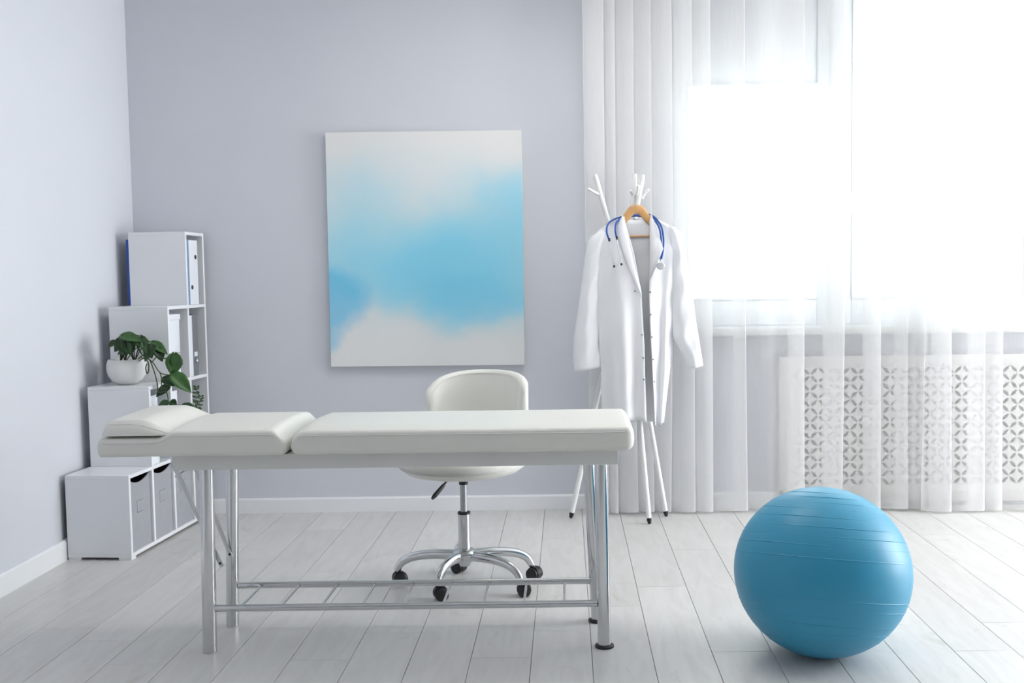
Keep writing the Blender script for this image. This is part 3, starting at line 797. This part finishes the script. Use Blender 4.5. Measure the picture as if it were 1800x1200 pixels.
MB().lathe([(0.0, 0.405), (0.017, 0.405), (0.018, 0.432), (0.0, 0.432)], 24, CH).build('lift_collar', M_BLACK, ch, smooth=True)
MB().box(CH.x - 0.05, CH.x + 0.05, CH.y - 0.05, CH.y + 0.10, 0.432, 0.447).build('seat_plate', M_BLACK, ch, bevel=0.003)
for i, (x, y) in enumerate(casters):
    d = Vector((x - CH.x, y - CH.y, 0)); L_ = d.length; d.normalize()
    pts = smoothpath([CH + d * 0.035 + Vector((0, 0, 0.128)), CH + d * (L_ * .45) + Vector((0, 0, 0.128)), CH + d * (L_ * .74) + Vector((0, 0, 0.116)), CH + d * (L_ * .92) + Vector((0, 0, 0.092)), CH + d * L_ + Vector((0, 0, 0.058))], 6)
    rs = [0.021 - 0.007 * k / (len(pts) - 1) for k in range(len(pts))]
    MB().tube(pts, rs, 16, flat=(1.0, 0.85)).build('base_arm', M_CHROME, ch, smooth=True)
    # twin-wheel caster
    a = (0.5, 0.35, -0.5, -0.55, 0.1)[i]
    e = Vector((math.cos(a), math.sin(a), 0)); nn = Vector((-e.y, e.x, 0))
    c0 = Vector((x, y, 0.027)) + e * 0.012
    hood = MB()
    prof = []
    for k in range(15):
        t = math.radians(-35 + 230 * k / 14); prof.append((math.cos(t) * 0.0275, math.sin(t) * 0.0275))
    for sg in (-1, 1):
        pass
    vs = []; n = len(prof)
    for wdt in (-0.012, 0.012):
        for (u, v) in prof: vs.append(c0 + e * u + Vector((0, 0, v)) + nn * wdt)
    fs = [(k, k + 1, n + k + 1, n + k) for k in range(n - 1)] + [tuple(range(n)), tuple(range(2 * n - 1, n - 1, -1))]
    cs = hood.add(vs, fs).tube([(x, y, 0.040), (x, y, 0.066)], 0.0075, 10).build('caster', M_BLACK, ch, smooth=True, angle=45)
    for sg in (-1, 1):
        q = MB(); prof2 = [(0.0, 0.0), (0.022, 0.0), (0.0255, 0.003), (0.0255, 0.011), (0.021, 0.014), (0.0, 0.014)]
        vs = []; nn_ = 24
        for (r_, h_) in prof2:
            for k in range(nn_):
                t = 2 * PI * k / nn_; vs.append(c0 + e * (r_ * math.cos(t)) + Vector((0, 0, r_ * math.sin(t) - 0.0012)) + nn * sg * (0.0125 + h_))
        fs = [(p * nn_ + k, p * nn_ + (k + 1) % nn_, (p + 1) * nn_ + (k + 1) % nn_, (p + 1) * nn_ + k) for p in range(len(prof2) - 1) for k in range(nn_)]
        q.add(vs, fs).build('wheel', M_BLACK, cs, smooth=True, angle=45)
# lever
lv = MB().tube([CH + Vector((-0.05, -0.04, 0.438)), CH + Vector((-0.068, -0.07, 0.415))], 0.004, 8).build('tilt_lever', M_BLACK, ch, smooth=True)
MB().tube([CH + Vector((-0.066, -0.068, 0.418)), CH + Vector((-0.075, -0.08, 0.408)), CH + Vector((-0.098, -0.10, 0.383)), CH + Vector((-0.107, -0.11, 0.374))], [0.007, 0.009, 0.010, 0.006], 12, flat=(1, .7)).build('grip', M_BLACK, lv, smooth=True)
# seat: dished round pad facing the camera, turned a little left
SR = 0.245
seat_prof = [(0.0, 0.446), (0.10, 0.4465), (0.17, 0.451), (0.215, 0.462), (0.238, 0.480), (SR, 0.500), (0.243, 0.518), (0.228, 0.530), (0.19, 0.537), (0.10, 0.530), (0.0, 0.527)]
so = MB().lathe(seat_prof, 56, CH + Vector((0.0, -0.01, 0))).build('seat', M_VINYL, ch, smooth=True, angle=80)
for dz, rr2 in ((0.484, 0.2405), (0.492, 0.2432)):
    MB().tube([(CH.x + rr2 * math.cos(t * 2 * PI / 64), CH.y - 0.01 + rr2 * math.sin(t * 2 * PI / 64), dz) for t in range(65)], 0.0022, 6, caps=False).build('seam_piping', M_PIPE, so, smooth=True)
# backrest: curved shell wrapping the rear of the seat, opening toward the camera
BA = 0.30    # facing turned toward the left of the picture
BC = CH + Vector((0.035, 0.03, 0))
def back_pt(phi, z, rad):
    a = PI / 2 - BA * 0.55 + phi
    return (BC.x + rad * math.cos(a), BC.y + rad * 0.95 * math.sin(a), z)
rows_i, rows_o = [], []
NP, NZ = 40, 16
PHI = 1.30
def topz(phi):
    q = min(1, abs(phi + 0.12) / PHI); return 0.828 - 0.052 * q ** 3 - 0.012 * q ** 10
zlow = 0.60
sec = []
for i in range(NP + 1):
    phi = -PHI + 2 * PHI * i / NP
    zt = topz(phi); edge = min(1.0, (PHI - abs(phi)) / 0.16); zt -= 0.035 * (1 - math.sqrt(max(0, 1 - (1 - edge) ** 2))); th_ = 0.038 * math.sqrt(max(0.05, 1 - (1 - edge) ** 2))
    ring = []
    rm = 0.205
    zb_ = zlow + 0.01
    K = 8
    hw = th_ / 2
    for k in range(NZ + 1): ring.append(back_pt(phi, zb_ + (zt - hw - zb_) * k / NZ, rm - hw + 0.010 * math.sin(PI * k / NZ) * -1))
    for k in range(1, K): 
        t = PI * k / K; ring.append(back_pt(phi, zt - hw + hw * math.sin(t), rm - hw * math.cos(t)))
    for k in range(NZ, -1, -1): ring.append(back_pt(phi, zb_ + (zt - hw - zb_) * k / NZ, rm + hw))
    for k in range(1, 4):
        t = PI * k / 4; ring.append(back_pt(phi, zb_ - hw * 0.6 * math.sin(t), rm + hw * math.cos(t)))
    sec.append(ring)
bb = MB().grid(sec, close_u=True); n = len(sec[0])
bb.add(sec[0], [tuple(range(n))]).add(sec[-1], [tuple(range(n))])
bk = bb.build('backrest', M_VINYL, ch, smooth=True, angle=80)
def seamline(off, up_):
    return [back_pt(-PHI * .93 + 2 * PHI * .93 * i / 60, topz(-PHI * .93 + 2 * PHI * .93 * i / 60) + up_, 0.205 + off) for i in range(61)]
MB().tube(seamline(-0.0185, -0.014), 0.0014, 6).build('seam_piping', M_PIPE, bk, smooth=True)
MB().tube([back_pt(-0.93 * PHI, 0.60 + 0.13 * i / 10, 0.205 - 0.018) for i in range(11)], 0.0014, 6).build('seam_piping', M_PIPE, bk, smooth=True)
sup = MB()
sup.tube(smoothpath([CH + Vector((0.02, 0.08, 0.438)), CH + Vector((0.06, 0.22, 0.45)), CH + Vector((0.08, 0.275, 0.52)), CH + Vector((0.075, 0.265, 0.66))], 6), 0.014, 12, flat=(.6, 1.6))
sup.build('back_support', M_CHROME, ch, smooth=True)

# ------------------------------------------------------------ coat stand
st = thing('coat_stand', 'white tripod coat stand with branch-like hooks before the curtain', 'coat stand', (0.29, 5.0, 0))
J = Vector((0.285, 4.985, 1.12))
feet = [Vector((0.009, 5.005, 0.0)), Vector((0.389, 4.862, 0.0)), Vector((0.485, 5.01, 0.0))]
tops = [Vector((0.381, 4.99, 1.685)), Vector((0.344, 5.02, 1.692)), Vector((0.147, 4.96, 1.686))]
offs = [Vector((-0.018, -0.005, 0)), Vector((0.016, -0.016, 0)), Vector((0.016, 0.018, 0))]
for k in range(3):
    j = J + offs[k]
    ft = feet[k]; d = (j - ft).normalized()
    lo = ft + d * 0.03
    pts = smoothpath([lo, ft + (j - ft) * .5, j, j + (tops[k] - j) * .5, tops[k]], 6)
    pole = MB().tube(pts, [0.0125 if p.z < 1.6 else 0.0125 for p in pts[:-1]] + [0.010], 14).build('pole', M_RACK, st, smooth=True)
    MB().tube([ft + Vector((0, 0, 0.002)), ft + d * 0.018, lo], [0.007, 0.0115, 0.0115], 12).build('rubber_foot', M_BLACK, pole, smooth=True)
    br = [[((0.374, 4.99, 1.570), (0.392, 4.985, 1.598), (0.410, 4.98, 1.612))], [((0.338, 5.02, 1.565), (0.328, 5.0, 1.598), (0.318, 4.99, 1.610)), ((0.340, 5.01, 1.55), (0.352, 4.97, 1.60), (0.354, 4.95, 1.632))], [((0.169, 4.965, 1.590), (0.145, 4.955, 1.600), (0.112, 4.945, 1.618))]][k]
    for q in br: MB().tube(smoothpath(q, 5), [0.0075] * 10 + [0.006], 10).build('branch_hook', M_RACK, pole, smooth=True)
MB().lathe([(0.0, -0.012), (0.040, -0.012), (0.042, 0.0), (0.040, 0.012), (0.0, 0.012)], 24, J).build('joint_ring', M_RACK, st, smooth=True)

# ------------------------------------------------------------ hanger, coat, stethoscope (local drawing: u right, v down in 2.73 mm units from the hanger top)
KX, KZ = 0.002735, 0.002724
def cp(u, v, dy=0.0):
    return (0.338 + (u - 1118) * KX - (v - 372) * 2.5e-5, 4.875 + dy, 1.501 - (v - 372) * KZ)
hg = thing('wooden_hanger', 'honey-coloured wooden coat hanger inside the lab coat collar', 'hanger', cp(1118, 372))
arch = [(1118.5, 367), (1112, 369), (1106, 375), (1099, 384), (1092, 393), (1082, 400)]
archr = [(1118.5, 367), (1125, 369), (1131, 375), (1138, 384), (1145, 392), (1155, 399)]
for nm, ar in (('hanger_arm', arch), ('hanger_arm', archr)):
    pts = smoothpath([cp(u, v, 0.010 + 0.0 * i) for i, (u, v) in enumerate(ar)], 5)
    rows = []
    for i, p in enumerate(pts):
        t = i / (len(pts) - 1); hh = 0.029 - 0.013 * t; dd = 0.012 - 0.003 * t
        nx_ = (pts[min(i + 1, len(pts) - 1)] - pts[max(0, i - 1)]).normalized(); nv = Vector((-nx_.z, 0, nx_.x))
        if nv.z < 0: nv = -nv
        ring = []
        for k in range(16):
            a = 2 * PI * k / 16; ca, sa = math.cos(a), math.sin(a)
            ring.append(p + nv * hh * math.copysign(abs(ca) ** .6, ca) * .8 + Vector((0, dd * math.copysign(abs(sa) ** .6, sa), 0)))
        rows.append(ring)
    q = MB().grid(rows, close_u=True); q.add(rows[-1], [tuple(range(16))]); q.add(rows[0], [tuple(range(16))])
    q.build(nm, M_WOOD, hg, smooth=True, angle=60)
MB().tube([cp(1086, 415, 0.012), cp(1156, 415, 0.012)], 0.0045, 10).build('trouser_bar', M_WOOD, hg, smooth=True)
MB().tube(smoothpath([cp(1118, 364, 0.012), cp(1118, 354, 0.03), cp(1120, 346, 0.07), cp(1119, 341, 0.10), cp(1118, 346, 0.125)], 6), 0.002, 8).build('hook', M_STEEL, hg, smooth=True)

lc = thing('lab_coat', 'white lab coat hanging open on the coat stand', 'coat', cp(1118, 740))
# rows: v, left edge, right edge
LP = [(386, 1084, 1098), (394, 1066, 1100), (404, 1052, 1103), (416, 1042, 1106), (440, 1041, 1112), (480, 1044, 1120), (520, 1048, 1126), (600, 1053, 1131), (650, 1056, 1132), (738, 1058, 1135)]
RP = [(384, 1142, 1152), (392, 1141, 1168), (402, 1141, 1186), (416, 1141, 1192), (440, 1141, 1192), (480, 1140, 1190), (520, 1139, 1186), (600, 1142, 1181), (650, 1145, 1178), (746, 1150, 1167)]
BP = [(384, 1086, 1150), (394, 1066, 1168), (404, 1052, 1186), (416, 1043, 1192), (440, 1042, 1192), (480, 1045, 1189), (520, 1049, 1185), (600, 1054, 1180), (650, 1057, 1177), (742, 1060, 1168)]
def body_depth(x, l, r, v):
    t = (x - l) / (r - l); return math.sin(PI * min(1, max(0, t)))
def pdepth(P, seed, x, v):
    rr = random.Random(seed); ph = [rr.uniform(0, 6.28) for _ in range(4)]
    l, r = lerp_rows(P, v); L0, R0 = lerp_rows(BP, min(v, 742)); t = (x - l) / (r - l)
    s_ = min(1, max(0, (x - L0) / (R0 - L0)))
    drape = sm(440, 700, v)
    d = -0.055 * math.sin(PI * s_) ** .7 * sm(380, 450, v)
    d += (0.004 + 0.009 * drape) * math.sin(t * 9.5 + ph[0] + 0.004 * (v - 500)) + 0.005 * drape * math.sin(t * 19 + ph[1])
    return d + 0.003 * math.sin(0.07 * v + 5 * t + ph[2]) * sm(400, 460, v)
def panel_rows(P, sgn, vend, seed):
    rr = random.Random(seed); ph = [rr.uniform(0, 6.28) for _ in range(4)]
    rows = []; v0 = P[0][0]; N = 44; NU = 26
    for i in range(N + 1):
        v = v0 + (vend - v0) * i / N
        l, r = lerp_rows(P, v); L0, R0 = lerp_rows(BP, min(v, 742))
        row = []
        for j in range(NU + 1):
            t = j / NU; x = l + (r - l) * t
            row.append(cp(x, v + (3 * math.sin(t * 6 + ph[3])) * (i / N) ** 6, pdepth(P, seed, x, v)))
        rows.append(row)
    return rows
lp_o = MB().grid(panel_rows(LP, 1, 738, 2)).build('front_panel', M_COAT, lc, smooth=True, angle=180, solid=0.0014)
rp_o = MB().grid(panel_rows(RP, -1, 746, 5)).build('front_panel', M_COAT, lc, smooth=True, angle=180, solid=0.0014)
rows = []
for i in range(41):
    v = 384 + (742 - 384) * i / 40
    l, r = lerp_rows(BP, v); row = []
    for j in range(41):
        t = j / 40; x = l + (r - l) * t
        fold = 0.010 * sm(420, 650, v) * math.sin(t * 17 + .004 * v) + 0.003 * math.sin(.09 * v + 7 * t)
        neck = 9 * math.exp(-((x - 1118) / 16) ** 2) * (1 - sm(384, 400, v))
        row.append(cp(x, v + neck * .3, 0.018 * math.sin(PI * t) ** .6 * sm(380, 440, v) + 0.008 + fold))
    rows.append(row)
MB().grid(rows).build('back_panel', M_COAT, lc, smooth=True, angle=180, solid=0.0014)
# sleeves: v, outer, inner
SLV = [(404, 1056, 1068, 0.012), (412, 1042, 1066, 0.028), (422, 1034, 1063, 0.036), (445, 1030, 1060, 0.040), (480, 1025, 1056, 0.040), (530, 1018, 1052, 0.038), (590, 1009, 1053, 0.036), (625, 1008, 1055, 0.034), (647, 1010, 1056, 0.032)]
SRV = [(398, 1170, 1182, 0.012), (406, 1170, 1194, 0.028), (416, 1172, 1200, 0.036), (445, 1174, 1205, 0.040), (480, 1175, 1210, 0.040), (530, 1178, 1218, 0.038), (590, 1182, 1227, 0.036), (625, 1203, 1233, 0.032), (646, 1211, 1236, 0.028)]
def sleeve(P, seed, tilt):
    rr = random.Random(seed); ph = [rr.uniform(0, 6.28) for _ in range(3)]
    rows = []; N = 48; K = 30
    for i in range(N + 1):
        v = P[0][0] + (P[-1][0] - P[0][0]) * i / N
        a, c, d = lerp_rows(P, v); ring = []
        for k in range(K):
            t = 2 * PI * k / K
            f = 1 + 0.055 * math.sin(4 * t + ph[0] + .012 * v) + 0.035 * math.sin(7 * t + ph[1] - .02 * v)
            x = (a + c) / 2 + (c - a) / 2 * math.cos(t)
            ring.append(cp(x, v - tilt * math.cos(t) * (i / N), 0.010 + d * math.sin(t) * f + 0.004 * math.sin(.11 * v + 3 * t + ph[2])))
        rows.append(ring)
    s_ = MB().grid(rows, close_u=True)
    o = s_.build('sleeve', M_COAT, lc, smooth=True, angle=180, solid=0.0014)
    cuff = [[(Vector(p) - Vector(cp((a + c) / 2, 0))) for p in ring] for ring in rows[-2:]]
    return o
sleeve(SLV, 1, 4.0); sleeve(SRV, 4, 3.0)
# collar and lapels: folded cloth standing off the fronts
def flap(name, poly, dy, bulge, m=M_COAT):
    cx = sum(p[0] for p in poly) / len(poly); cy_ = sum(p[1] for p in poly) / len(poly)
    vs = [cp(u, v, dy) for u, v in poly] + [cp(cx, cy_, dy - bulge)]
    n = len(poly)
    return MB().add(vs, [(i, (i + 1) % n, n) for i in range(n)]).build(name, m, lc, smooth=True, angle=180, solid=0.002)
def ribbon(name, left, right, dy0, dy1):
    A = smoothpath([cp(u, v, dy) for (u, v), dy in zip(left, dy0)], 6); B = smoothpath([cp(u, v, dy) for (u, v), dy in zip(right, dy1)], 6)
    rows = [[a + (b_ - a) * t + Vector((0, -0.006 * math.sin(PI * t), 0)) for t in (0, .25, .5, .75, 1)] for a, b_ in zip(A, B)]
    return MB().grid(rows).build(name, M_COAT, lc, smooth=True, angle=180, solid=0.0016)
ribbon('lapel', [(1097, 380), (1100, 398), (1106, 430), (1114, 466), (1123, 500), (1126, 520)], [(1088, 386), (1084, 402), (1090, 432), (1100, 462), (1113, 495), (1126, 521)],
       [-0.012, -0.026, -0.052, -0.064, -0.070, -0.070], [-0.006, -0.022, -0.048, -0.062, -0.070, -0.071])
lap = [(1143, 377, -0.012), (1149, 390, -0.030), (1156, 415, -0.066), (1161.5, 438, -0.102), (1155.5, 454, -0.098), (1149, 472, -0.084), (1140.5, 492, -0.070), (1140, 470, -0.070), (1140, 445, -0.066), (1141, 415, -0.048), (1142, 395, -0.026)]
vs = [cp(*p) for p in lap]
MB().add(vs, [(0, 1, 10), (1, 2, 9, 10), (2, 3, 8, 9), (3, 4, 7, 8), (4, 5, 6, 7)]).build('lapel', M_COAT, lc, smooth=True, angle=180, solid=0.002)
ribbon('collar', [(1092, 384), (1100, 390), (1110, 393), (1120, 394), (1132, 392), (1141, 388), (1147, 382)], [(1094, 378), (1102, 383), (1110, 386), (1120, 387), (1131, 385), (1140, 380), (1145, 376)],
       [0.0, 0.045, 0.058, 0.060, 0.058, 0.045, 0.0], [0.0, 0.042, 0.054, 0.056, 0.054, 0.042, 0.0])
MB().box(*[c for pr in zip(cp(1113, 391, .038), cp(1122, 384, .040)) for c in (min(pr), max(pr))]).build('neck_label', M_BIND_W, lc)
for (u, v, P, sd_) in [(1115, 510, LP, 2), (1127, 586, LP, 2), (1129, 626, LP, 2), (1130, 664, LP, 2), (1141, 512, RP, 5), (1142, 551, RP, 5), (1144, 590, RP, 5), (1146, 629, RP, 5), (1148, 668, RP, 5), (1142, 474, RP, 5)]:
    MB().lathe([(0.0, -0.004), (0.0032, -0.004), (0.0042, -0.0015), (0.0042, 0.0), (0.0, 0.0)], 12, cp(u, v, pdepth(P, sd_, u, v) - 0.001), 'y').build('snap', M_SNAP, lc)
rows = []
for i in range(9):
    v = 596 + 62 * i / 8
    rows.append([cp(u, v, pdepth(LP, 2, u, v) - 0.0006) for u in [1062 + 31 * j / 10 for j in range(11)]])
MB().grid(rows).build('pocket', M_COAT, lc, smooth=True, angle=180)

ss = thing('stethoscope', 'blue stethoscope draped over the collar of the lab coat', 'stethoscope', cp(1118, 377))
def T(pts, r, nm, m, par=ss, n=10):
    return MB().tube(smoothpath([cp(*p) for p in pts], 6), r, n).build(nm, m, par, smooth=True)
T([(1070, 421, -0.065), (1066, 408, -0.060), (1068, 395, -0.045), (1076, 387, -0.015), (1090, 381, 0.035), (1104, 378, 0.070), (1118, 376, 0.082), (1132, 377, 0.070), (1143, 377, 0.035), (1152, 385, -0.015), (1160, 400, -0.055), (1163, 420, -0.074), (1162, 440, -0.084), (1159, 456, -0.086)], 0.0045, 'tubing', M_TUBE)
T([(1083, 418, -0.065), (1081, 405, -0.060), (1082, 394, -0.045), (1088, 386, -0.012), (1098, 381, 0.030), (1108, 379, 0.060), (1120, 378, 0.070), (1132, 379, 0.060), (1141, 379, 0.030), (1149, 387, -0.015), (1156, 401, -0.055), (1159, 420, -0.074), (1158.5, 440, -0.084), (1156.5, 456, -0.086)], 0.0045, 'tubing', M_TUBE)
T([(1070, 421, -0.065), (1074, 444, -0.069), (1078, 464, -0.073)], 0.0016, 'ear_tube', M_CHROME)
T([(1083, 418, -0.065), (1086, 442, -0.071), (1090, 461, -0.077)], 0.0016, 'ear_tube', M_CHROME)
T([(1076, 456, -0.071), (1082, 467, -0.075), (1088, 454, -0.075)], 0.0009, 'spring', M_STEEL)
for (u, v, d) in ((1078.5, 467, -0.073), (1091, 463.5, -0.077)):
    MB().lathe([(0.0, -0.006), (0.004, -0.005), (0.0055, 0.0), (0.004, 0.005), (0.0, 0.006)], 12, cp(u, v, d)).build('ear_tip', M_BLACK, ss, smooth=True)
for (u, v, d) in ((1070, 421, -0.065), (1083, 418, -0.065)):
    MB().tube([cp(u, v - 3, d), cp(u + .7, v + 3, d)], 0.0052, 10).build('tube_end', M_BLACK, ss, smooth=True)
MB().tube([cp(1158, 455, -0.086), cp(1158, 461, -0.086)], 0.0045, 10).build('stem', M_CHROME, ss, smooth=True)
MB().lathe([(0.0, -0.007), (0.016, -0.007), (0.019, -0.005), (0.0195, 0.0), (0.013, 0.006), (0.0, 0.007)], 28, cp(1157.5, 467, -0.086), 'y').build('chestpiece', M_CHROME, ss, smooth=True, angle=35)
MB().lathe([(0.0, -0.0085), (0.014, -0.0083), (0.0155, -0.007), (0.0, -0.007)], 28, cp(1157.5, 467, -0.086), 'y').build('diaphragm', mat('grey_membrane', (0.55, 0.56, 0.60), 0.4), ss, smooth=True, angle=35)

# ------------------------------------------------------------ exercise ball
BR, BV = 0.2745, 0.2635
ball = thing('exercise_ball', 'large blue ribbed exercise ball on the floor at the right', 'exercise ball', (0.797, 3.172, 0))
rings = sorted([1.14, 1.02, 0.91, 0.80, 0.67, 0.535, 0.42, 0.31, 0.167, -0.284, -0.40, -0.50, -0.60, -0.72, -0.86, -0.98])
lats = set()
for i in range(97): lats.add(-PI / 2 + PI * i / 96)
for r_ in rings:
    for d in (-0.009, -0.005, -0.002, 0, 0.002, 0.005, 0.009): lats.add(r_ + d)
lats = sorted(lats)
rows = []; NL = 200
tilt = Matrix.Rotation(math.radians(5.5), 3, 'Y') @ Matrix.Rotation(math.radians(-14), 3, 'X')
for la in lats:
    row = []
    for k in range(NL):
        lo = 2 * PI * k / NL
        h = 0.0
        for q, r_ in enumerate(rings):
            d = (la - r_) / 0.0028
            if abs(d) < 4: h += 0.0015 * math.exp(-d * d) * (0.55 + 0.45 * math.sin(lo * 2 + q * 1.7))
        p = Vector((math.cos(la) * math.cos(lo), math.cos(la) * math.sin(lo), math.sin(la)))
        p = (tilt @ p) * (1 + h / BR)
        z = p.z * BV
        # weight flattens the contact patch
        z = max(z, -BV + 0.004)
        row.append((p.x * BR, p.y * BR, z + BV - 0.004))
    rows.append(row)
MB().grid(rows, close_u=True).build('ball_shell', M_BALL, ball, world=False, smooth=True, angle=180)
pn = tilt @ Vector((math.cos(0.05) * math.cos(1.9), math.cos(0.05) * math.sin(1.9), math.sin(0.05)))
MB().lathe([(0.0, -0.002), (0.007, -0.002), (0.006, 0.0), (0.0, 0.0)], 16, (pn.x * BR, pn.y * BR + 0.001, pn.z * BV + BV), 'y').build('valve_plug', M_RACK, ball, world=False)
